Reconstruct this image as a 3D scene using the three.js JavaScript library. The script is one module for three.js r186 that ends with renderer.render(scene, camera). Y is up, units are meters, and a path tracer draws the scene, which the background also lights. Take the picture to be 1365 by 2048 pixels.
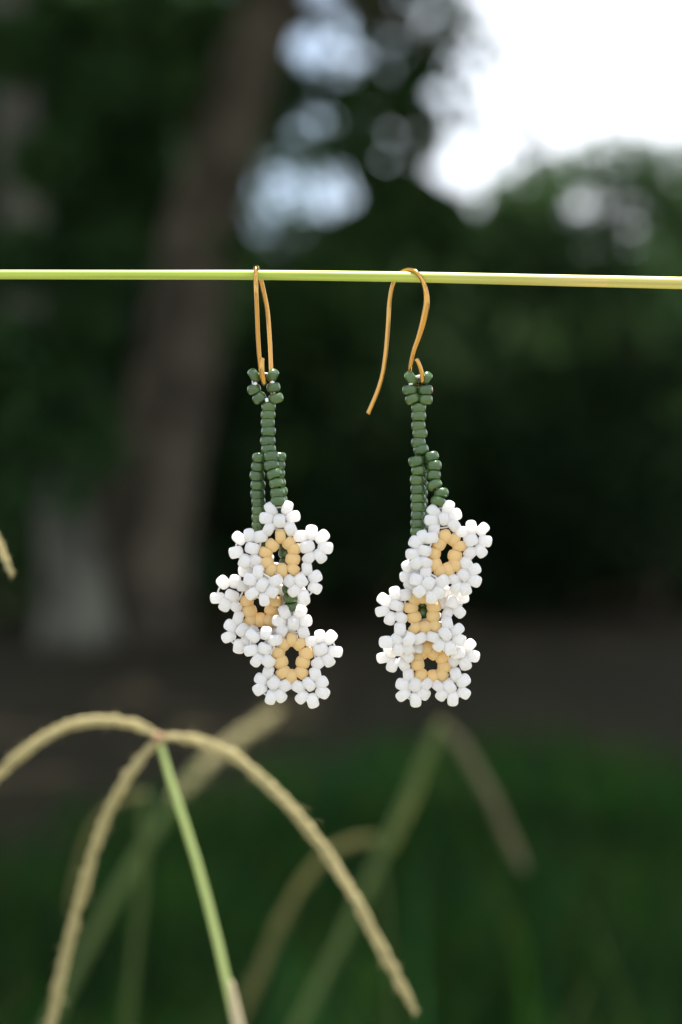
import * as THREE from 'three';
import { mergeGeometries } from 'three/addons/utils/BufferGeometryUtils.js';

// ---------------------------------------------------------------- camera, sky, sun, exposure
const scene = new THREE.Scene();
const FOV = 27, CAM_Y = 0.6, FOCUS = 0.3345;            // a lens close to two hanging earrings
const camera = new THREE.PerspectiveCamera(FOV, 682 / 1024, 0.02, 400);
camera.position.set(0, CAM_Y, 0);
camera.lookAt(0, CAM_Y, -1);
camera.focus = FOCUS;
camera.userData.fStop = 10.9;                            // 6.7 mm wide entrance pupil
scene.add(camera);

const renderer = new THREE.WebGLRenderer({ antialias: true });
renderer.toneMapping = THREE.LinearToneMapping;
renderer.toneMappingExposure = 3.05;
renderer.shadowMap.enabled = true;

function rng(seed) {
  let a = seed >>> 0;
  return () => { a = (a + 0x6d2b79f5) | 0; let t = Math.imul(a ^ (a >>> 15), 1 | a); t = (t + Math.imul(t ^ (t >>> 7), 61 | t)) ^ t; return ((t ^ (t >>> 14)) >>> 0) / 4294967296; };
}
function hash3(x, y, z) { let h = Math.imul(x, 374761393) ^ Math.imul(y, 668265263) ^ Math.imul(z, 2147483647 - 1234567); h = Math.imul(h ^ (h >>> 13), 1274126177); return ((h ^ (h >>> 16)) >>> 0) / 4294967296; }
function noise3(x, y, z) {
  const X = Math.floor(x), Y = Math.floor(y), Z = Math.floor(z), s = t => t * t * (3 - 2 * t);
  const u = s(x - X), v = s(y - Y), w = s(z - Z), L = (a, b, t) => a + (b - a) * t, h = (i, j, k) => hash3(X + i, Y + j, Z + k);
  return L(L(L(h(0, 0, 0), h(1, 0, 0), u), L(h(0, 1, 0), h(1, 1, 0), u), v), L(L(h(0, 0, 1), h(1, 0, 1), u), L(h(0, 1, 1), h(1, 1, 1), u), v), w);
}
const fbm = (x, y, z, n = 4) => { let a = 0.5, f = 1, s = 0, t = 0; for (let i = 0; i < n; i++) { s += a * noise3(x * f, y * f, z * f); t += a; a *= 0.5; f *= 2.03; } return s / t; };

const cloudAt = (x, y, z) => fbm(x * 4.5 + 30.29, y * 8 + 88.6, z * 4.5 + 62.52, 5);
{ // bright hazy sky with broken white cloud, the same all round
  const W = 1024, H = 512, data = new Float32Array(W * H * 4);
  for (let j = 0; j < H; j++) for (let i = 0; i < W; i++) {
    const el = ((j + 0.5) / H - 0.5) * Math.PI, az = (i + 0.5) / W * 2 * Math.PI;
    const x = -Math.cos(el) * Math.cos(az), y = Math.sin(el), z = -Math.cos(el) * Math.sin(az);
    const up = Math.max(0, y), h = Math.pow(1 - up, 3);
    const c = cloudAt(x, y, z);
    const k = Math.min(1, Math.max(0, (c - 0.37) / 0.32)), cl = k * k * (3 - 2 * k);
    const blue = [0.23 + 0.11 * h, 0.30 + 0.12 * h, 0.41 + 0.11 * h], white = [0.68, 0.70, 0.74];
    const o = (j * W + i) * 4;
    for (let q = 0; q < 3; q++) data[o + q] = y < -0.02 ? 0.12 : blue[q] + (white[q] - blue[q]) * cl * 0.95;
    data[o + 3] = 1;
  }
  const sky = new THREE.DataTexture(data, W, H, THREE.RGBAFormat, THREE.FloatType);
  sky.mapping = THREE.EquirectangularReflectionMapping;
  sky.magFilter = THREE.LinearFilter; sky.minFilter = THREE.LinearFilter; sky.needsUpdate = true;
  scene.background = sky; scene.environment = sky;
}
const SUN = new THREE.Vector3(0.10, 0.95, -0.22).normalize();   // high, a little behind the earrings
const sun = new THREE.DirectionalLight(new THREE.Color(1, 0.95, 0.88), 5);
sun.target.position.set(0, 0, -6);
sun.position.copy(SUN).multiplyScalar(60).add(sun.target.position);
sun.castShadow = true; sun.shadow.radius = 1;
sun.shadow.mapSize.set(4096, 4096);
Object.assign(sun.shadow.camera, { left: -25, right: 25, top: 25, bottom: -25, near: 1, far: 140 });
scene.add(sun, sun.target);

// ---------------------------------------------------------------- helpers
const V = (x, y, z) => new THREE.Vector3(x, y, z);
const PX = 2 * Math.tan(FOV * Math.PI / 360) / 2048;     // metres per photograph pixel at one metre
const at = (x, y, d = FOCUS) => V((x - 682.5) * PX * d, CAM_Y - (y - 1024) * PX * d, -d);
const MM = 0.001;
const taken = {};
const numbered = n => { const k = taken[n] = (taken[n] ?? -1) + 1; return k ? `${n}_${String(k).padStart(3, '0')}` : n; };
function shadows(o) { o.castShadow = o.receiveShadow = true; return o; }
function part(name, geometry, material, parent) { const m = shadows(new THREE.Mesh(geometry, material)); m.name = name; parent.add(m); return m; }
function thing(name, label, category, group) {
  const g = new THREE.Group(); g.name = numbered(name); g.userData = { label, category };
  if (group) g.userData.group = group;
  scene.add(g); return g;
}
// a tapering tube along a smooth curve; radius(t, angle)
function sweep(points, radius, sides = 10, steps = 40, closedEnds = true) {
  const curve = new THREE.CatmullRomCurve3(points, false, 'centripetal'), fr = curve.computeFrenetFrames(steps, false);
  const pos = [], uv = [], idx = [], n = sides + 1, len = curve.getLength();
  for (let i = 0; i <= steps; i++) {
    const t = i / steps, p = curve.getPointAt(t), N = fr.normals[i], B = fr.binormals[i];
    for (let j = 0; j <= sides; j++) {
      const a = j / sides * 2 * Math.PI, r = radius(t, a), c = Math.cos(a) * r, s = Math.sin(a) * r;
      pos.push(p.x + N.x * c + B.x * s, p.y + N.y * c + B.y * s, p.z + N.z * c + B.z * s);
      uv.push(j / sides, t * len);
    }
  }
  for (let i = 0; i < steps; i++) for (let j = 0; j < sides; j++) { const a = i * n + j, b = a + n; idx.push(a, a + 1, b, b, a + 1, b + 1); }
  if (closedEnds) for (const [i, flip] of [[0, 1], [steps, 0]]) {
    const p = curve.getPointAt(i / steps), c = pos.length / 3; pos.push(p.x, p.y, p.z); uv.push(0.5, i ? len : 0);
    for (let j = 0; j < sides; j++) { const a = i * n + j; flip ? idx.push(c, a + 1, a) : idx.push(c, a, a + 1); }
  }
  const g = new THREE.BufferGeometry();
  g.setAttribute('position', new THREE.Float32BufferAttribute(pos, 3));
  g.setAttribute('uv', new THREE.Float32BufferAttribute(uv, 2));
  g.setIndex(idx); g.computeVertexNormals();
  for (let i = 0; i <= steps; i++) { // close the seam of the normals
    const a = i * n, b = a + sides, q = g.attributes.normal, m = V(q.getX(a) + q.getX(b), q.getY(a) + q.getY(b), q.getZ(a) + q.getZ(b)).normalize();
    q.setXYZ(a, m.x, m.y, m.z); q.setXYZ(b, m.x, m.y, m.z);
  }
  return g;
}
function noiseTexture(size, fn, srgb) {
  const d = new Uint8Array(size * size * 4);
  for (let j = 0; j < size; j++) for (let i = 0; i < size; i++) { const c = fn(i / size, j / size); for (let q = 0; q < 3; q++) d[(j * size + i) * 4 + q] = Math.max(0, Math.min(255, c[q] * 255)); d[(j * size + i) * 4 + 3] = 255; }
  const t = new THREE.DataTexture(d, size, size); t.magFilter = THREE.LinearFilter; t.minFilter = THREE.LinearFilter;
  t.wrapS = t.wrapT = THREE.RepeatWrapping; if (srgb) t.colorSpace = THREE.SRGBColorSpace; t.needsUpdate = true; return t;
}
const lin = (r, g, b) => new THREE.Color().setRGB(r, g, b);

// ---------------------------------------------------------------- materials
const M = {
  white: new THREE.MeshPhysicalMaterial({ color: lin(0.88, 0.86, 0.85), roughness: 1, clearcoat: 0.6, clearcoatRoughness: 0.16, specularIntensity: 0.6, transmission: 0.48, thickness: 0 }),
  yellow: new THREE.MeshPhysicalMaterial({ color: lin(0.88, 0.67, 0.32), roughness: 1, clearcoat: 0.6, clearcoatRoughness: 0.16, specularIntensity: 0.6, transmission: 0.48, thickness: 0 }),
  green: [[0.040, 0.085, 0.018], [0.050, 0.096, 0.018], [0.035, 0.076, 0.018]].map(c => new THREE.MeshPhysicalMaterial({ color: lin(...c), roughness: 0.28, clearcoat: 0.35, clearcoatRoughness: 0.15 })),
  gold: new THREE.MeshStandardMaterial({ color: lin(0.54, 0.285, 0.07), metalness: 1, roughness: 0.14 }),
  thread: new THREE.MeshPhysicalMaterial({ color: lin(0.72, 0.70, 0.72), roughness: 0.5 }),
  threadEnd: new THREE.MeshPhysicalMaterial({ color: lin(0.50, 0.27, 0.26), roughness: 0.5 }),
};

// ---------------------------------------------------------------- ground
{
  const soilMap = noiseTexture(512, (u, v) => {
    const a = noise3(u * 9, v * 9, 1.5), b = noise3(u * 40, v * 40, 7.2), c = noise3(u * 130, v * 130, 3.3), k = 0.62 + 0.28 * a + 0.25 * (b - 0.5) + 0.3 * (c - 0.5);
    return [0.250 * k, 0.226 * k, 0.156 * k];
  }, true);
  const g = new THREE.PlaneGeometry(400, 400, 160, 160).rotateX(-Math.PI / 2), p = g.attributes.position, uv = g.attributes.uv;
  for (let i = 0; i < p.count; i++) { const x = p.getX(i), z = p.getZ(i); uv.setXY(i, x / 2.3, z / 2.3); }
  g.computeVertexNormals();
  const ground = part('ground', g, new THREE.MeshPhysicalMaterial({ map: soilMap, roughness: 1, specularIntensity: 0.1 }), scene);
  ground.userData = { kind: 'structure', label: 'bare brown soil under the trees', category: 'ground' };
}

{ // added pale ground, out of view, bouncing sun up onto the beads
  const bounceMap = noiseTexture(256, (u, v) => { const k = 0.75 + 0.3 * noise3(u * 8, v * 8, 3.1) + 0.35 * (noise3(u * 70, v * 70, 6.1) - 0.5); return [0.53 * k, 0.53 * k, 0.48 * k]; }, true);
  const g = new THREE.PlaneGeometry(30, 21, 1, 1).rotateX(-Math.PI / 2).translate(0, 0.004, 9.6), p = g.attributes.position, uv = g.attributes.uv;
  for (let i = 0; i < p.count; i++) uv.setXY(i, p.getX(i) / 1.7, p.getZ(i) / 1.7);
  const bounceGround = part('bounce_ground', g, new THREE.MeshPhysicalMaterial({ map: bounceMap, roughness: 1, specularIntensity: 0.1 }), scene);
  bounceGround.userData = { kind: 'structure', label: 'added pale ground out of view that bounces sunlight onto the beads', category: 'ground' };
}

// ---------------------------------------------------------------- foliage and trees
function foliage(seed, clumps, size, tones, holes = [], lie = 0.5) {
  const R = rng(seed), pos = [], nor = [], col = [], idx = [];
  const n = V(0, 0, 0), a = V(0, 0, 0), b = V(0, 0, 0), p = V(0, 0, 0);
  for (const [cx, cy, cz, rx, ry, rz, count] of clumps) for (let k = 0; k < count; k++) {
    let x, y, z, q; do { x = R() * 2 - 1; y = R() * 2 - 1; z = R() * 2 - 1; q = x * x + y * y + z * z; } while (q > 1);
    p.set(cx + x * rx, cy + y * ry, cz + z * rz);
    if (p.y < 0.02 || holes.some(h => ((p.x - h[0]) / h[3]) ** 2 + ((p.y - h[1]) / h[4]) ** 2 + ((p.z - h[2]) / h[5]) ** 2 < 1)) continue;
    n.set(R() - 0.5, R() * lie + 0.03, R() - 0.5).normalize();
    a.set(R() - 0.5, -R() * 0.6, R() - 0.5).cross(n).normalize(); b.crossVectors(n, a);
    const l = size * (0.6 + 0.8 * R()), w = l * (0.42 + 0.2 * R()), f = l * 0.12, t = tones[Math.floor(R() * tones.length)], g = 0.75 + 0.5 * R(), o = pos.length / 3;
    for (const [u, v, h] of [[0, -0.5, 0], [-0.5, 0, f], [0, 0.5, -f], [0.5, 0, f]]) {
      pos.push(p.x + a.x * u * w + b.x * v * l + n.x * h, p.y + a.y * u * w + b.y * v * l + n.y * h, p.z + a.z * u * w + b.z * v * l + n.z * h);
      nor.push(n.x, n.y, n.z); col.push(t[0] * g, t[1] * g, t[2] * g);
    }
    idx.push(o, o + 2, o + 1, o, o + 3, o + 2);
  }
  const g = new THREE.BufferGeometry();
  g.setAttribute('position', new THREE.Float32BufferAttribute(pos, 3)); g.setAttribute('normal', new THREE.Float32BufferAttribute(nor, 3));
  g.setAttribute('color', new THREE.Float32BufferAttribute(col, 3)); g.setIndex(idx); return g;
}
const leafMat = new THREE.MeshPhysicalMaterial({ vertexColors: true, roughness: 1, specularIntensity: 0.1, transmission: 0.42, thickness: 0 });
const barkMap = noiseTexture(256, (u, v) => { const k = 0.55 + 0.5 * noise3(u * 14, v * 5, 2.2) + 0.35 * (noise3(u * 50, v * 22, 8.8) - 0.5); return [0.415 * k, 0.38 * k, 0.31 * k]; }, true);
const paleBarkMap = noiseTexture(256, (u, v) => { const k = 0.62 + 0.45 * noise3(u * 9, v * 4, 5.2) + 0.3 * (noise3(u * 50, v * 22, 1.8) - 0.5); return [0.47 * k, 0.46 * k, 0.40 * k]; }, true);
const barkMat = new THREE.MeshPhysicalMaterial({ map: barkMap, roughness: 1, specularIntensity: 0.15 });
const paleBarkMat = new THREE.MeshPhysicalMaterial({ map: paleBarkMap, roughness: 1, specularIntensity: 0.15 });
const DARK = [[0.027, 0.058, 0.017], [0.032, 0.064, 0.019], [0.023, 0.053, 0.020]];
const MID = [[0.056, 0.120, 0.028], [0.048, 0.110, 0.034], [0.068, 0.130, 0.030]];
const DARK2 = [[0.036, 0.072, 0.022], [0.040, 0.078, 0.020], [0.030, 0.066, 0.022]];
const MID2 = [[0.042, 0.098, 0.024], [0.036, 0.090, 0.028], [0.050, 0.105, 0.026]];
const trunkGeo = (pts, r0, r1, flare = 0.5, seed = 1, steps = 40) => sweep(pts, (t, a) => (r0 + (r1 - r0) * t + r0 * flare * Math.exp(-t * 14)) * (1 + 0.16 * (noise3(Math.cos(a) * 1.6 + seed, Math.sin(a) * 1.6, t * 9) - 0.5) + 0.22 * Math.exp(-t * 10) * Math.sin(a * 5 + seed)), 18, steps);

// the leaning tree whose crown shades the ground, its lower boughs hanging into view
{
  const tree = thing('leaning_tree', 'brown leaning tree trunk under hanging leafy boughs, sky showing through its leaves', 'tree');
  const D = 10;
  part('trunk', trunkGeo([at(245, 1296, D), at(258, 1200, D), at(292, 1010, D), at(340, 800, D), at(392, 520, D), at(470, 220, D), at(560, -60, D), at(640, -420, D), at(690, -900, D + 0.3), at(700, -1500, D + 0.5)], 0.2, 0.12, 0.5, 3), barkMat, tree);
  const boughs = [
    [at(520, 90, D), at(640, 20, D), at(780, 30, D - 0.3), at(900, 120, D - 0.6)],
    [at(480, 260, D), at(600, 210, D + 0.2), at(740, 250, D + 0.3), at(850, 380, D + 0.2)],
    [at(600, -220, D), at(850, -400, D - 1), V(1.6, 5, -8), V(3.4, 5.6, -7.4)],
    [at(640, -420, D), V(-1.0, 5.2, -9), V(-3.2, 5.8, -8)],
    [at(690, -900, D + 0.3), V(0.6, 6.4, -9), V(1.4, 7.4, -7.8)],
    [at(690, -900, D + 0.3), V(-0.6, 6.6, -11), V(-0.4, 7.4, -13)],
    [at(660, -600, D), V(1.8, 5.4, -12), V(3.2, 6.0, -14)],
  ];
  boughs.forEach((b, i) => part('bough', sweep(b, t => 0.065 * (1 - 0.75 * t), 8, 16), barkMat, tree));
  const C = [];
  const px = (x, y, r, n, d = D, flat = 1) => { const c = at(x, y, d), k = r * PX * d; C.push([c.x, c.y, c.z, k, k * flat, k * 1.2, n]); };
  // boughs in view: clumps with open sky between them
  px(780, 190, 85, 150); px(690, 180, 65, 50); px(840, 260, 60, 60); px(985, 90, 90, 14); px(1000, 270, 70, 6); px(1060, 300, 60, 10); px(915, 225, 50, 14); px(800, 410, 85, 520); px(735, 480, 70, 300); px(880, 455, 70, 380);
  px(930, 120, 80, 26); px(890, 40, 70, 40); px(770, 60, 70, 70); px(760, 330, 70, 60); px(585, 170, 50, 70); px(550, 240, 45, 36); px(690, 300, 60, 50); px(600, 300, 60, 14); px(650, 100, 60, 8); px(840, 130, 60, 60);
  px(440, 390, 55, 200); px(430, 490, 60, 260); px(600, 585, 85, 300); px(715, 580, 85, 320); px(530, -20, 70, 200); px(730, -40, 60, 120); px(840, -60, 80, 120);
  px(420, 60, 70, 170); px(380, 190, 70, 240); px(300, 60, 90, 420); px(430, 300, 55, 200);
  // the wide crown over the ground, above the picture
  const R = rng(77), O = [];
  for (let i = 0; i < 200; i++) {
    const z = -2.8 - R() * 10.6, x = -9 + R() * 18, lo = 0.6 + 0.29 * -z + 1.0, y = Math.max(5.6, lo) + R() * Math.max(0.6, 9.4 - Math.max(5.6, lo));
    O.push([x, y, Math.min(z, -2.1 - 0.25 * y), 1.3, 0.6, 1.3, 290]);
  }
  part('crown', foliage(13, O, 0.29, MID, [], 0.95), leafMat, tree);
  part('crown', foliage(11, C, 0.13, MID), leafMat, tree);
}
// added pale stem standing in for the leaning trunk's lichened, better-lit foot
{
  const tree = thing('added_pale_tree', 'slender added pale grey stem standing in for the paler lit foot of the leaning brown trunk', 'tree');
  const D = 9.6;
  part('trunk', trunkGeo([at(150, 1296, D), at(145, 1150, D), at(115, 950, D), at(60, 700, D + 0.3), at(40, 350, D + 0.6), at(0, -100, D + 1), at(-50, -600, D + 1.2)], 0.12, 0.09, 0.5, 9), paleBarkMat, tree);
  const C = [], R = rng(5);
  const px = (x, y, r, n, d, flat = 1) => { const c = at(x, y, d), k = r * PX * d; C.push([c.x, c.y, c.z, k, k * flat, k, n]); };
  for (const [x, y] of [[60, 60], [220, 120], [90, 250], [240, 300], [30, 420], [180, 480], [330, 440], [60, 620], [250, 640], [120, 760], [20, 780], [320, 180]]) px(x + (R() - 0.5) * 40, y + (R() - 0.5) * 40, 130, 430, D + 1.2 + R() * 0.8, 0.8);
  for (const [x, y] of [[40, 100], [110, 330], [60, 520], [170, 640], [20, 700], [120, 790], [190, 180], [230, 520]]) px(x, y, 85, 240, D - 0.7, 0.8);
  px(60, 880, 90, 90, D - 0.7); px(170, 880, 90, 80, D - 0.7); px(90, 980, 90, 34, D - 0.7);
  for (let i = 0; i < 14; i++) C.push([-2.6 + (R() - 0.5) * 5, 4.8 + R() * 2.4, -11 + (R() - 0.5) * 4, 1.1, 0.6, 1.1, 260]);
  part('crown', foliage(12, C, 0.13, MID2), leafMat, tree);
}
// the trees and bushes of the far edge: [x of foot in the picture, distance, top in the picture, half width m, kind]
const edge = [
  [-60, 15, -300, 1.7], [150, 17, -350, 1.8], [330, 16, -200, 1.3], [40, 20, -400, 2.2], [270, 21, -380, 2.0],
  [480, 19, 470, 1.4], [650, 21, 500, 1.5], [820, 20, 435, 1.4], [980, 22, 405, 1.5], [1110, 20, 285, 1.3], [1230, 22, 215, 1.4], [1370, 20, 290, 1.4], [1500, 22, 215, 1.6],
];
edge.forEach(([fx, d, top, hw], i) => {
  const left = i < 5, foot = at(fx, 1024, d); foot.y = 0;
  const H = CAM_Y + (1024 - top) * PX * d, R = rng(100 + i), C = [];
  const tree = thing(left ? 'tall_tree' : 'leafy_tree', left ? 'tall dark tree standing behind the pale trunk' : 'dark round-topped tree in the row along the far edge of the soil', 'tree', left ? 'tall trees behind the pale trunk' : 'trees along the far edge');
  part('trunk', trunkGeo([V(foot.x, -0.05, foot.z), V(foot.x + 0.05, H * 0.35, foot.z), V(foot.x - 0.05, H * 0.8, foot.z)], 0.12 + 0.01 * H, 0.05, 0.3, i, 20), barkMat, tree);
  const n = Math.round(10 + H * hw * 2.2);
  for (let k = 0; k < n; k++) {
    const u = k / n, y = 0.35 + u * (H - 0.75), wide = hw * Math.sqrt(Math.max(0.1, 1 - Math.pow(Math.abs(u - 0.4) / 0.62, 2.4)));
    C.push([foot.x + (R() * 2 - 1) * wide * 0.75, y, foot.z + (R() * 2 - 1) * 0.7, 0.62, 0.42, 0.6, left ? 180 : 300]);
  }
  const hole = at(1212, 455, 21);
  part('crown', foliage(200 + i, C, 0.15, i % 3 ? DARK : DARK2, [[hole.x, hole.y, -21, 0.48, 0.5, 6]]), leafMat, tree);
});
// low shrubs where soil and trees meet
[[350, 13, 1.3, 0.8], [470, 13.5, 2.0, 1.0], [620, 14.5, 1.7, 1.0], [760, 13.5, 2.4, 1.1], [900, 14.5, 1.8, 1.0], [1030, 14, 2.5, 1.1], [1170, 14.5, 1.9, 1.0], [1300, 13.5, 2.3, 1.1], [1420, 14.5, 2.0, 1.0], [-30, 13, 1.6, 1.0], [120, 14, 1.9, 1.0], [1240, 15.2, 1.4, 1.2], [1080, 15.4, 1.3, 1.2], [930, 15.6, 1.4, 1.2], [780, 15.4, 1.2, 1.2], [560, 15.5, 1.3, 1.2], [1380, 15.6, 1.4, 1.2]].forEach(([fx, d, h, hw], i) => {
  const c = at(fx, 1024, d - 1.2), R = rng(400 + i), C = [];
  const s = thing('shrub', 'leafy dark shrub where the soil meets the trees', 'shrub', 'shrubs along the far edge');
  for (let k = 0; k < 18; k++) C.push([c.x + (R() * 2 - 1) * hw * 0.75, 0.15 + R() * (h - 0.35), c.z + (R() - 0.5) * 0.8, 0.42, 0.3, 0.4, 150]);
  for (let k = 0; k < 4; k++) part('stem', sweep([V(c.x, -0.03, c.z), V(c.x + (R() - 0.5) * hw * 0.5, h * 0.4, c.z + (R() - 0.5) * 0.3), V(c.x + (R() - 0.5) * hw, h * 0.8, c.z + (R() - 0.5) * 0.5)], t => 0.014 * (1 - 0.6 * t), 6, 8), barkMat, s);
  part('foliage', foliage(500 + i, C, 0.11, i % 3 ? DARK : DARK2), leafMat, s);
});
// woods beyond, reading as one mass
{
  const R = rng(31), C = [];
  for (let i = 0; i < 150; i++) { const x = -16 + R() * 34, d = 26 + R() * 5; const top = x < -3.2 ? 4.6 : 1.9 + 0.16 * Math.max(0, x); C.push([x, 0.3 + R() * top, -d, 1.2, 0.7, 1, 260]); }
  const w = part('woodland', foliage(32, C, 0.22, DARK), leafMat, scene);
  w.userData = { kind: 'stuff', label: 'dark woodland mass far behind the trees', category: 'woodland' };
}

// ---------------------------------------------------------------- grass on the near ground
{
  const blade = new THREE.BufferGeometry(), pos = [], nor = [], idx = [], K = 5;
  for (let i = 0; i <= K; i++) { const t = i / K, w = 0.5 * (1 - t * t), y = t * (1 - 0.18 * t * t), z = 0.38 * t * t; pos.push(-w, y, z, w, y, z); nor.push(0, 0.4 * t, 1, 0, 0.4 * t, 1); if (i < K) { const o = i * 2; idx.push(o, o + 1, o + 2, o + 2, o + 1, o + 3); } }
  blade.setAttribute('position', new THREE.Float32BufferAttribute(pos, 3)); blade.setAttribute('normal', new THREE.Float32BufferAttribute(nor, 3)); blade.setIndex(idx);
  const R = rng(61), N = 26120, list = [], tones = [[0.018, 0.066, 0.007], [0.028, 0.085, 0.008], [0.014, 0.055, 0.012], [0.05, 0.075, 0.016], [0.016, 0.056, 0.018]];
  while (list.length < 120) { const d = 0.95 + R() * 1.1; list.push([(R() * 2 - 1) * (0.05 + d * 0.2) + 0.05, d]); }   // a few long blades near by
  while (list.length < N) {
    const d = 1.35 + Math.pow(R(), 1.2) * 4.6, x = (R() * 2 - 1) * (0.35 + d * 0.24);
    const patch = fbm(x * 1.9 + 40, d * 1.1, 3.3, 3);
    if (patch + (R() - 0.5) * 0.42 < 0.40 + Math.max(0, d - 2.0) * 0.115) continue;
    list.push([x, d]);
  }
  const mesh = new THREE.InstancedMesh(blade, new THREE.MeshPhysicalMaterial({ color: 0xffffff, roughness: 1, specularIntensity: 0.1, transmission: 0.35, thickness: 0 }), N);
  const m = new THREE.Matrix4(), q = new THREE.Quaternion(), e = new THREE.Euler();
  list.forEach(([x, d], i) => {
    const h = (0.07 + 0.19 * R()) * (0.55 + 0.9 * fbm(x * 2.3, d * 1.7, 9.1, 2)) * (d > 3 ? 0.75 : 1) * (i < 120 ? 1.7 : 1), w = 0.005 + 0.006 * R();
    e.set((R() - 0.5) * 0.5, R() * 6.283, (R() - 0.5) * 0.5, 'YXZ'); q.setFromEuler(e);
    m.compose(V(x, -0.004, -d), q, V(w, h, h)); mesh.setMatrixAt(i, m);
    const t = tones[Math.floor(R() * tones.length)], g = (0.7 + 0.6 * R()) * (0.35 + 1.5 * Math.pow(fbm(x * 3.1 + 7, d * 2.2, 5.5, 3), 1.4) * 1.4); mesh.setColorAt(i, lin(t[0] * g, t[1] * g, t[2] * g));
  });
  mesh.name = 'grass'; mesh.userData = { kind: 'stuff', label: 'low green grass growing on the soil', category: 'grass' }; shadows(mesh); scene.add(mesh);
}

// ---------------------------------------------------------------- seed-head grasses
const tint = (c, rough = 0.6, tr = 0) => new THREE.MeshPhysicalMaterial({ specularIntensity: tr ? 0.25 : 1, color: lin(...c), roughness: rough, transmission: tr, thickness: 0 });
const G = { culm: tint([0.40, 0.48, 0.16], 0.45), tan: tint([0.46, 0.395, 0.20], 1, 0.25), paleTan: tint([0.48, 0.42, 0.22], 1, 0.25), olive: tint([0.27, 0.26, 0.085], 1, 0.25), green: tint([0.072, 0.11, 0.03], 1, 0.25), dull: tint([0.17, 0.15, 0.085], 1, 0.25), dim: tint([0.15, 0.142, 0.05], 1, 0.25), node: tint([0.25, 0.14, 0.07], 0.7), sheath: tint([0.40, 0.33, 0.20], 0.7) };
const seedGeo = new THREE.IcosahedronGeometry(1, 1), hairGeo = new THREE.IcosahedronGeometry(1, 0);
function spikelets(points, seed, thick, tipShrink = 0.5) {   // overlapping seed husks in rows round a rachis
  const curve = new THREE.CatmullRomCurve3(points, false, 'centripetal'), L = curve.getLength(), R = rng(seed), out = [], step = thick * 0.06, n = Math.floor(L / step);
  const q = new THREE.Quaternion(), m = new THREE.Matrix4();
  for (let i = 0; i < n; i++) {
    const t = (i + 0.5) / n, p = curve.getPointAt(t), T = curve.getTangentAt(t), side = V(T.y, -T.x, 0).normalize(), back = V(0, 0, 1).cross(T).cross(T).normalize();
    const a = R() * 6.283, s = (0.88 + 0.18 * R()) * (t > 0.9 ? 1 - (t - 0.9) * 10 * tipShrink : 1) * (t < 0.08 ? 0.55 + t * 5.6 : 1);
    const off = side.multiplyScalar(Math.cos(a) * thick * 0.3 * s).addScaledVector(back, Math.sin(a) * thick * 0.3 * s);
    q.setFromUnitVectors(V(0, 1, 0), T.clone().addScaledVector(off, 0.22 / thick).normalize());
    m.compose(p.add(off), q, V(thick * 0.12 * s, thick * 0.33 * s, thick * 0.12 * s));
    out.push(seedGeo.clone().applyMatrix4(m));
    if (R() < 0.14) { // a fine hair standing off the husk
      q.setFromUnitVectors(V(0, 1, 0), T.clone().multiplyScalar(0.5 + R()).addScaledVector(off, (0.5 + R()) / (thick * 0.3)).normalize());
      m.compose(p.clone().addScaledVector(off, 0.7 + R() * 0.5), q, V(thick * 0.022, thick * (0.2 + 0.3 * R()), thick * 0.022));
      out.push(hairGeo.clone().applyMatrix4(m));
    }
  }
  return mergeGeometries(out);
}
function raceme(parent, points, thick, mat, seed) {
  const r = part('raceme', sweep(points, t => thick * 0.2 * (1 - 0.5 * t), 6, 40), mat, parent);
  const s = part('spikelets', spikelets(points, seed, thick), mat, r); s.userData.kind = 'stuff';
  return r;
}
const path = (d, list) => list.map(([x, y, dd = 0]) => at(x, y, d + dd));
function culmTo(points, foot) { return [...points, foot]; }
{ // sharp one in front: three arching racemes from one node
  const d = 0.46, g = thing('seed_head_grass', 'grass with three tan arching seed spikes spreading from one node', 'grass');
  const c = path(d, [[318, 1474], [340, 1556], [387, 1700], [430, 1860], [470, 2040]]);
  part('culm', sweep([...c, at(520, 2300, d + 0.01), V(at(590, 2600, d).x, 0, -d - 0.03)], t => (0.0007 + 0.0006 * Math.min(1, t * 2.2)) , 10, 60), G.culm, g);
  part('node', sweep(path(d, [[316, 1466], [318, 1476], [321, 1488]]), t => 0.00105 * (0.75 + 0.4 * Math.sin(t * 3.14)), 10, 8), G.node, g);
  part('sheath', sweep([at(461, 1962, d - 0.0008), at(468, 2000, d - 0.001), at(478, 2060, d - 0.001), at(520, 2300, d + 0.008)], t => 0.0006 + 0.0011 * Math.min(1, t * 3), 10, 20), G.sheath, g);
  raceme(g, path(d, [[318, 1473], [278, 1452], [210, 1441], [130, 1454], [60, 1496], [0, 1548, 0.002], [-50, 1610, 0.004], [-90, 1690, 0.006]]), 0.0029, G.tan, 1);
  raceme(g, path(d, [[312, 1482], [262, 1545], [210, 1640, 0.004], [172, 1760, 0.009], [135, 1900, 0.016], [108, 2020, 0.02], [85, 2160, 0.024]]), 0.0031, G.tan, 2);
  raceme(g, path(d, [[324, 1475], [380, 1478], [460, 1508], [545, 1578], [625, 1668], [700, 1780], [765, 1900, 0.001], [832, 2025, 0.003]]), 0.0031, G.tan, 3);
}
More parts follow.
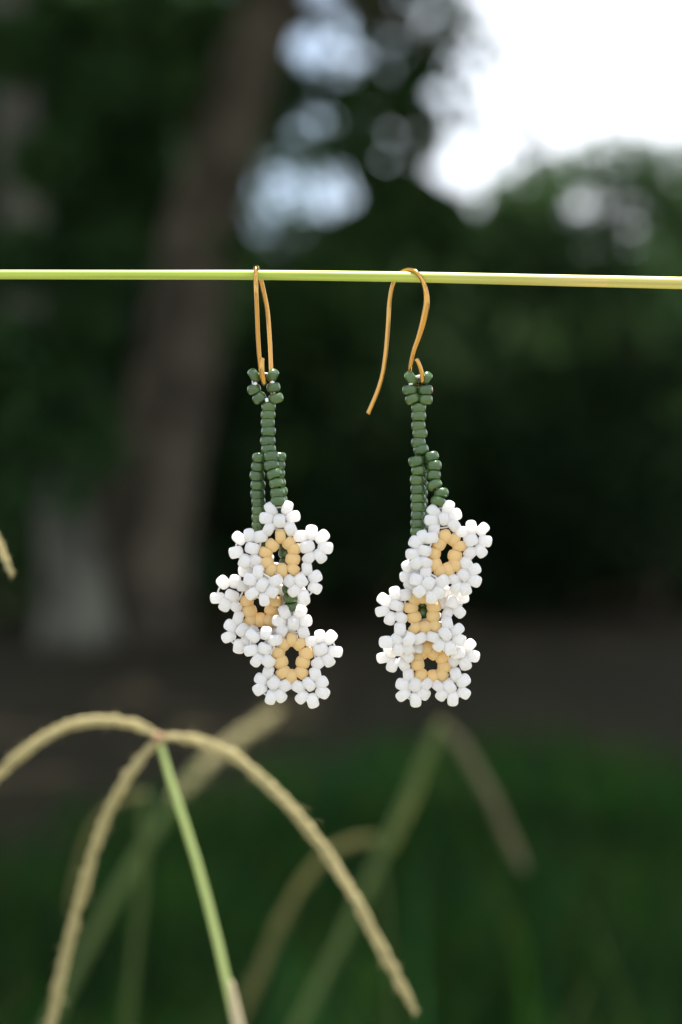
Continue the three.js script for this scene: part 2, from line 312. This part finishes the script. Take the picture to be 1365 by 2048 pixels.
{ // soft ones behind
  const d = 0.98;
  const a = thing('seed_head_grass', 'blurred grass with a pale tan tip on a slanting green stalk, behind the arching seed spikes', 'grass');
  part('culm', sweep([...path(d, [[400, 1530], [300, 1680], [200, 1850], [110, 2030], [20, 2250]]), V(at(-60, 2400, d).x, 0, -d)], t => 0.0024, 8, 40), G.green, a);
  raceme(a, path(d, [[345, 1600], [395, 1545], [440, 1505], [490, 1468], [560, 1418]]), 0.0070, G.paleTan, 4);
  const b = thing('seed_head_grass', 'blurred grass with a leaning olive stalk and one drooping dull brown spike', 'grass');
  part('culm', sweep([...path(d + 0.05, [[880, 1450], [835, 1560], [770, 1700], [690, 1870], [600, 2050], [500, 2250]]), V(at(440, 2380, d).x, 0, -d - 0.05)], t => 0.0025, 8, 40), G.green, b);
  raceme(b, path(d + 0.05, [[884, 1442], [865, 1492], [838, 1560], [805, 1640], [770, 1710]]), 0.0052, G.olive, 5);
  raceme(b, path(d + 0.22, [[890, 1450], [935, 1510], [985, 1600], [1020, 1680], [1050, 1740]]), 0.0062, G.dull, 6);
  const c = thing('seed_head_grass', 'blurred grass with an arching olive spike between the other stalks', 'grass');
  raceme(c, path(d - 0.06, [[750, 1675], [690, 1690], [630, 1735], [580, 1810], [530, 1920], [480, 2040]]), 0.0052, G.dim, 7);
  part('culm', sweep([...path(d - 0.06, [[750, 1675], [765, 1760, 0.02], [780, 1900, 0.06], [790, 2100, 0.1]]), V(at(800, 2300, d).x, 0, -d - 0.06)], t => 0.0009, 8, 30), G.green, c);
  const e = thing('seed_head_grass', 'blurred faint grass arch behind the left seed spike', 'grass');
  raceme(e, path(0.8, [[290, 1590], [240, 1600], [190, 1650], [160, 1730], [140, 1830]]), 0.0026, G.dim, 8);
  part('culm', sweep([...path(0.8, [[290, 1590], [285, 1750, 0.05], [265, 1950, 0.1], [245, 2150, 0.12]]), V(at(235, 2400, 0.7).x, 0, -0.72)], t => 0.0015, 8, 30), G.green, e);
  const f = thing('seed_head_grass', 'tan seed spike tip of grass hanging beside the pale trunk', 'grass');
  raceme(f, path(0.40, [[-160, 980, 0.01], [-110, 965], [-50, 1000], [-8, 1075], [25, 1152]]), 0.0022, G.tan, 9);
  part('culm', sweep([...path(0.40, [[-160, 980, 0.01], [-190, 1200, 0.02], [-220, 1600, 0.03], [-240, 2000, 0.04]]), V(at(-250, 2400, 0.44).x, 0, -0.45)], t => 0.0009, 8, 30), G.culm, f);
}
// the level stalk the earrings hang from
const stalkY = x => 549 + (x < 520 ? x / 520 * 1 : x < 820 ? 1 + (x - 520) / 300 * 4 : 5 + (x - 820) / 545 * 12);
{
  const g = thing('grass_stalk', 'level yellow-green grass stalk that both earrings hang from', 'stalk');
  const colour = noiseTexture(256, (u, v) => { const k = 0.9 + 0.2 * noise3(u * 22, v * 9, 4), y = Math.min(1, Math.max(0, (v - 0.70) / 0.3)); return [(0.61 + 0.13 * y) * k, (0.67 - 0.01 * y) * k, (0.25 + 0.13 * y) * k]; }, true);
  colour.wrapT = THREE.ClampToEdgeWrapping; colour.repeat.set(1, 1 / 0.135); 
  const pts = []; for (const x of [-500, -250, 0, 260, 520, 820, 1100, 1365, 1600]) pts.push(at(x, stalkY(Math.max(-100, x)) + (x < -250 ? (x + 250) * (x + 250) * 0.0008 : 0), FOCUS));
  const half = sweep(pts, t => 0.00076 + 0.00028 * Math.pow(Math.max(0, t - 0.35) / 0.65, 1.4) - 0.0003 * Math.max(0, 0.2 - t), 14, 80);
  half.attributes.uv.needsUpdate = true;
  part('stalk', half, new THREE.MeshPhysicalMaterial({ map: colour, roughness: 0.35 }), g);
  const p0 = at(1600, stalkY(1600)), p1 = at(1575, stalkY(1575));
  part('stalk_base', sweep([p1, p0, at(1900, 640, FOCUS), at(2150, 900, FOCUS), V(at(2300, 1400).x, 0.35, -FOCUS), V(at(2350, 1400).x, 0.0, -FOCUS)], t => 0.00106 + 0.0003 * t, 12, 50), G.culm, g);
}

// ---------------------------------------------------------------- the earrings
const profile = Array.from({ length: 17 }, (_, i) => { // a rounded barrel with a drilled hole
  const a = -Math.PI * 0.62 + i / 16 * Math.PI * 1.24, c = Math.cos(a), n = Math.sin(a), e = 2 / 2.35;
  return [0.52 + Math.sign(c) * Math.pow(Math.abs(c), e) * (c > 0 ? 0.54 : 0.2), Math.sign(n) * Math.pow(Math.abs(n), e) * 0.77];
});
profile.push([...profile[0]]);
const beadGeo = new THREE.LatheGeometry(profile.map(([r, y]) => new THREE.Vector2(r * MM, y * MM)), 20);
const UP = V(0, 1, 0), Q = (list, ox, oy, s = 6.2045) => list.map(([x, y]) => [ox + x / s, oy + y / s]);
const beadRng = rng(900);

function buildEarring(name, label, spec) {
  const ear = thing(name, label, 'earring', 'pair of beaded daisy earrings');
  const beads = [], strands = [];
  const strand = (partName, px, z, kind, closed, parentRec, zEnd = z) => {
    const ids = px.map(([x, y], i) => { const zz = z + (zEnd - z) * (px.length > 1 ? i / (px.length - 1) : 0); const p = at(x, y, FOCUS - zz * MM); beads.push({ p, p0: p.clone(), kind, strand: strands.length }); return beads.length - 1; });
    const rec = { partName, ids, closed, under: parentRec }; strands.push(rec); return rec;
  };
  const [lo, lz] = [spec.loop, 0];
  strand('top_loop', lo, lz, 'green', false);
  strand('bead_stem', spec.stem, 0, 'green', false);
  for (const [px, z0, z1] of spec.strands) strand('bead_stem', px, z0, 'green', false, null, z1);
  const daisies = spec.daisies.map(f => {
    const ring = strand('daisy', f.ring, f.z, 'yellow', true);
    f.petals.forEach((pl, k) => { const zz = f.z + (f.dz?.[k] ?? 0); const s = strand('petal', pl.slice(0, 6), zz, 'white', true, ring); const c = strand('petal', pl.slice(6), zz + 0.25, 'white', false, s); c.center = s; });
    return ring;
  });
  // settle: beads keep their place across the picture and slide in depth until they only touch
  for (let it = 0; it < 90; it++) {
    for (let i = 0; i < beads.length; i++) for (let j = i + 1; j < beads.length; j++) {
      const a = beads[i], b = beads[j], need = (a.strand === b.strand ? 1.25 : 1.72) * MM, d = b.p.clone().sub(a.p), l = d.length();
      if (l >= need || l < 1e-9) continue;
      const push = (need - l) * 0.25; d.x *= 0.35; d.y *= 0.35; if (Math.abs(d.z) < 2e-5) d.z = (a.p0.z < b.p0.z ? 2e-5 : -2e-5); d.normalize();
      a.p.addScaledVector(d, -push); b.p.addScaledVector(d, push);
    }
    for (const b of beads) { b.p.x += (b.p0.x - b.p.x) * 0.2; b.p.y += (b.p0.y - b.p.y) * 0.2; b.p.z += (b.p0.z - b.p.z) * 0.04; }
  }
  const put = (i, axis, parent) => {
    const b = beads[i], R = beadRng, kind = b.kind, mat = kind === 'green' ? M.green[Math.floor(R() * 3)] : M[kind];
    const m = part(kind === 'green' ? 'green_bead' : kind === 'white' ? 'white_bead' : 'yellow_bead', beadGeo, mat, parent);
    const w = (0.94 + 0.13 * R()) * (kind === 'green' ? 1.09 : kind === 'white' ? 1.11 : 1.08), l = kind === 'green' ? 0.93 + 0.1 * R() : (kind === 'white' ? 1.04 : 1.02) + 0.2 * R();
    axis.x += (R() - 0.5) * 0.16; axis.y += (R() - 0.5) * 0.16; axis.z += (R() - 0.5) * 0.16;
    m.position.copy(b.p); m.quaternion.setFromUnitVectors(UP, axis.normalize()); m.scale.set(w, l, w);
  };
  const axisOf = (rec, k) => { const n = rec.ids.length, P = i => beads[rec.ids[i]].p; return rec.closed ? P((k + 1) % n).clone().sub(P((k + n - 1) % n)).normalize() : n === 1 ? V(1, 0, 0) : P(Math.min(n - 1, k + 1)).clone().sub(P(Math.max(0, k - 1))).normalize(); };
  const threadOf = (pts, closed) => { const c = pts.map(p => p.clone()); if (closed) c.push(c[0].clone()); return c.length > 1 ? sweep(c, () => 0.00016, 5, c.length * 4) : null; };
  for (const rec of strands) {
    if (rec.under && rec.partName === 'petal') continue;
    const pts = rec.ids.map(i => beads[i].p), geos = [threadOf(pts, rec.closed)];
    const kids = strands.filter(s => s.under === rec), inner = strands.filter(s => kids.includes(s.under));
    kids.forEach(k => geos.push(threadOf(k.ids.map(i => beads[i].p), true)));
    const thread = part(rec.partName, mergeGeometries(geos.filter(Boolean)), M.thread, ear);
    for (const s of [rec, ...kids, ...inner]) s.ids.forEach((id, k) => {
      let ax = axisOf(s, k);
      if (s.center) { const c = s.center.ids.map(i => beads[i].p); ax = c[4].clone().sub(c[1]).normalize(); }
      put(id, ax, thread);
    });
  }
  part('ear_hook', sweep(spec.hook.map(([x, y, z]) => at(x, y, FOCUS - z * MM)), spec.hookRadius, 12, 140), M.gold, ear);
  for (const [x0, y0, x1, y1, z, r, mat] of spec.knots) part('thread_end', sweep([at(x0, y0, FOCUS - z * MM), at((x0 + x1) / 2, (y0 + y1) / 2, FOCUS - z * MM), at(x1, y1, FOCUS - z * MM)], t => r * MM * (0.8 + 0.3 * Math.sin(t * 3)), 8, 6), mat, ear);
  return ear;
}
const line = (x0, y0, x1, y1, n) => Array.from({ length: n }, (_, i) => [x0 + (x1 - x0) * i / (n - 1), y0 + (y1 - y0) * i / (n - 1)]);
const q7 = l => Q(l, 470, 730), q8 = l => Q(l, 780, 730), q1 = l => Q(l, 450, 995), q2 = l => Q(l, 420, 1130), q3 = l => Q(l, 470, 1200), q4 = l => Q(l, 780, 995), q5 = l => Q(l, 745, 1130), q6 = l => Q(l, 745, 1210);

buildEarring('earring', 'beaded daisy earring whose gold hook is turned edge-on, its legs almost touching', {
  loop: q7([[305, 410], [240, 305], [240, 130], [470, 130], [480, 280], [510, 415]]),
  stem: q7([[420, 520], [415, 620], [410, 720], [420, 825], [410, 945], [420, 1045]]),
  strands: [
    [q7([[455, 1135], [455, 1245], [490, 1355], [515, 1470], [530, 1590], [535, 1700]]), 1.2, 1.9],
    [[...q7([[305, 1150], [295, 1262], [280, 1372], [290, 1490], [285, 1600], [295, 1700], [300, 1800], [300, 1895], [300, 1990]]), ...line(520, 1066, 523, 1108, 3)], 0, -2.2],
    [[...q7([[545, 1140], [540, 1245], [535, 1350], [545, 1465], [570, 1570]]), ...line(562, 1001, 583, 1213, 13)], -0.6, -0.3],
  ],
  daisies: [
    { z: 1.9, dz: [0, 0, 0.2, 0.9, 0], ring: q1([[690, 480], [795, 565], [860, 640], [845, 765], [845, 885], [710, 905], [575, 900], [515, 810], [510, 680], [590, 590]]),
      petals: [
        q1([[550, 385], [525, 255], [575, 145], [775, 130], [845, 238], [815, 385], [680, 290]]),
        q1([[940, 480], [1075, 435], [1205, 490], [1248, 622], [1180, 725], [1048, 745], [1020, 610]]),
        q1([[1020, 885], [1120, 985], [1120, 1120], [985, 1240], [870, 1150], [812, 1040], [945, 1030]]),
        q1([[630, 1035], [580, 1165], [490, 1260], [345, 1188], [325, 1015], [415, 932], [465, 1085]]),
        q1([[390, 780], [250, 790], [140, 680], [180, 505], [305, 470], [440, 487], [340, 630]]),
      ] },
    { z: -2.2, dz: [-0.2, -0.4, -0.4, 0.3, 0.2], ring: q2([[640, 295], [765, 350], [820, 450], [765, 562], [748, 690], [630, 680], [510, 690], [495, 572], [462, 450], [520, 350]]),
      petals: [
        q2([[530, 190], [450, 70], [510, -30], [720, -60], [790, 40], [730, 180], [620, 90]]),
        q2([[870, 290], [990, 250], [1110, 330], [1130, 440], [1050, 520], [910, 440], [980, 370]]),
        q2([[860, 690], [990, 760], [1000, 900], [900, 990], [760, 950], [700, 860], [850, 840]]),
        q2([[520, 815], [480, 935], [365, 1010], [235, 890], [265, 755], [352, 660], [410, 805]]),
        q2([[320, 515], [195, 490], [95, 410], [168, 215], [312, 205], [420, 262], [275, 375]]),
      ] },
    { z: -0.2, dz: [0, 0, 0.2, 0.2, 0.7], ring: q3([[705, 490], [810, 545], [888, 662], [845, 772], [825, 900], [705, 950], [600, 895], [570, 768], [530, 652], [600, 540]]),
      petals: [
        q3([[590, 372], [555, 262], [620, 150], [810, 150], [870, 262], [850, 392], [730, 285]]),
        q3([[950, 515], [1058, 455], [1180, 465], [1245, 640], [1160, 742], [1038, 780], [1065, 612]]),
        q3([[1000, 925], [1075, 1025], [1090, 1145], [965, 1250], [835, 1205], [790, 1075], [920, 1045]]),
        q3([[620, 1062], [558, 1182], [450, 1205], [312, 1102], [328, 985], [415, 893], [485, 1032]]),
        q3([[410, 755], [280, 740], [205, 625], [225, 445], [388, 410], [500, 497], [370, 602]]),
      ] },
  ],
  hook: [[546, 790, -2.6], [543, 745, -2.8], [540, 680, -3.0], [535, 620, -2.9], [526, 575, -2.4], [520, 552, -1.6], [515.5, 539, -0.5], [513, 535, 0.6], [512, 543, 1.7], [512.5, 570, 2.3], [514.5, 620, 2.1], [517, 680, 1.6], [520, 722, 1.3], [524, 752, 1.0], [527.5, 764, 0.7], [529, 768, 1.1], [528.5, 764, 1.7], [526, 750, 2.1], [524.8, 735, 2.2], [525, 716, 2.1]],
  hookRadius: t => 0.00034 + 0.00006 * Math.exp(-(((t - 0.47) / 0.08) ** 2)),
  knots: [[509, 765, 513, 770, 0.6, 0.3, M.thread], [533, 796, 535, 804, 0.7, 0.26, M.thread], [544, 762, 547, 768, 0.6, 0.26, M.thread]],
});
buildEarring('earring', 'beaded daisy earring whose gold hook is open, its long tail hanging free', {
  loop: q8([[285, 425], [250, 310], [265, 165], [450, 165], [440, 310], [440, 435]]),
  stem: q8([[360, 525], [360, 635], [355, 755], [375, 850], [355, 962], [388, 1055]]),
  strands: [
    [q8([[520, 1140], [550, 1250], [545, 1370], [555, 1490], [640, 1592], [600, 1700]]), 0.7, 1.9],
    [[...q8([[325, 1195], [355, 1312], [340, 1427], [350, 1540], [350, 1650], [355, 1757], [350, 1862], [345, 1967], [350, 2070]]), ...line(836, 1080, 834, 1120, 3)], 0.9, 0.2],
    [[...q8([[400, 1165], [400, 1275]]), ...line(842, 953, 845, 1226, 17)], -0.8, -1.9],
  ],
  daisies: [
    { z: 1.9, dz: [0, 0, 0, 0.6, 0.6], ring: q4([[690, 485], [795, 525], [862, 605], [808, 722], [808, 840], [730, 900], [630, 910], [555, 830], [548, 695], [612, 575]]),
      petals: [
        q4([[550, 392], [525, 280], [548, 168], [725, 130], [795, 220], [790, 335], [672, 262]]),
        q4([[895, 425], [1012, 375], [1150, 395], [1182, 540], [1125, 662], [998, 690], [1005, 530]]),
        q4([[948, 822], [1040, 900], [1047, 1030], [935, 1130], [832, 1112], [790, 1012], [918, 962]]),
        q4([[650, 1040], [595, 1172], [520, 1230], [378, 1155], [338, 1025], [445, 932], [480, 1060]]),
        q4([[440, 800], [340, 800], [288, 700], [325, 560], [410, 492], [510, 502], [428, 660]]),
      ] },
    { z: 0.1, dz: [-0.2, -0.3, 0.5, 0.4, 0], ring: q5([[625, 385], [725, 425], [768, 520], [757, 632], [778, 755], [655, 775], [532, 782], [520, 648], [480, 532], [525, 425]]),
      petals: [
        q5([[560, 300], [480, 240], [430, 140], [450, 30], [600, 60], [690, 270], [560, 160]]),
        q5([[905, 325], [1022, 365], [1110, 415], [1070, 572], [940, 592], [880, 470], [985, 460]]),
        q5([[930, 725], [1050, 810], [1075, 925], [965, 1030], [832, 988], [755, 895], [905, 855]]),
        q5([[585, 908], [440, 1020], [320, 1042], [178, 957], [312, 925], [345, 802], [455, 918]]),
        q5([[355, 652], [222, 660], [128, 572], [152, 435], [285, 355], [410, 372], [300, 505]]),
      ] },
    { z: -1.9, dz: [-0.1, 0.2, 0.3, 0.2, 0.3], ring: q6([[685, 525], [765, 600], [870, 655], [895, 765], [860, 860], [755, 890], [600, 870], [562, 735], [560, 645], [625, 585]]),
      petals: [
        q6([[600, 400], [570, 275], [610, 145], [770, 150], [825, 270], [800, 400], [690, 290]]),
        q6([[960, 530], [1080, 480], [1200, 505], [1245, 632], [1150, 717], [1020, 690], [1062, 592]]),
        q6([[1035, 867], [1125, 940], [1135, 1090], [1000, 1160], [867, 1107], [822, 1007], [960, 1012]]),
        q6([[665, 980], [630, 1095], [537, 1175], [385, 1112], [385, 987], [450, 872], [530, 988]]),
        q6([[388, 732], [250, 742], [140, 652], [220, 575], [430, 540], [550, 532], [430, 625]]),
      ] },
  ],
  hook: [[736.5, 828, -2.0], [746, 806, -2.0], [756, 782, -2.0], [765, 752, -2.0], [770, 722, -2.0], [774, 685, -2.0], [777, 645, -1.9], [780, 600, -1.8], [787, 568, -1.6], [799, 547, -1.1], [815, 539.5, -0.3], [830, 542.5, 0.6], [843, 556, 1.4], [851, 577, 1.9], [854, 603, 1.9], [848, 640, 1.6], [839, 672, 1.2], [829, 700, 0.8], [823, 725, 0.2], [821, 745, -0.6], [827, 762, -1.1], [838, 768, -0.4], [844.5, 763, 1.0], [844, 748, 1.6], [840, 733, 1.7], [833.5, 718, 1.6]],
  hookRadius: t => 0.00034 + 0.00017 * Math.exp(-(((t - 0.66) / 0.07) ** 2)),
  knots: [[822, 766, 823, 770, 0.7, 0.3, M.thread], [838, 750, 839, 756, 0.5, 0.3, M.thread], [859, 780, 866, 779, 0.3, 0.34, M.threadEnd]],
});

renderer.render(scene, camera);
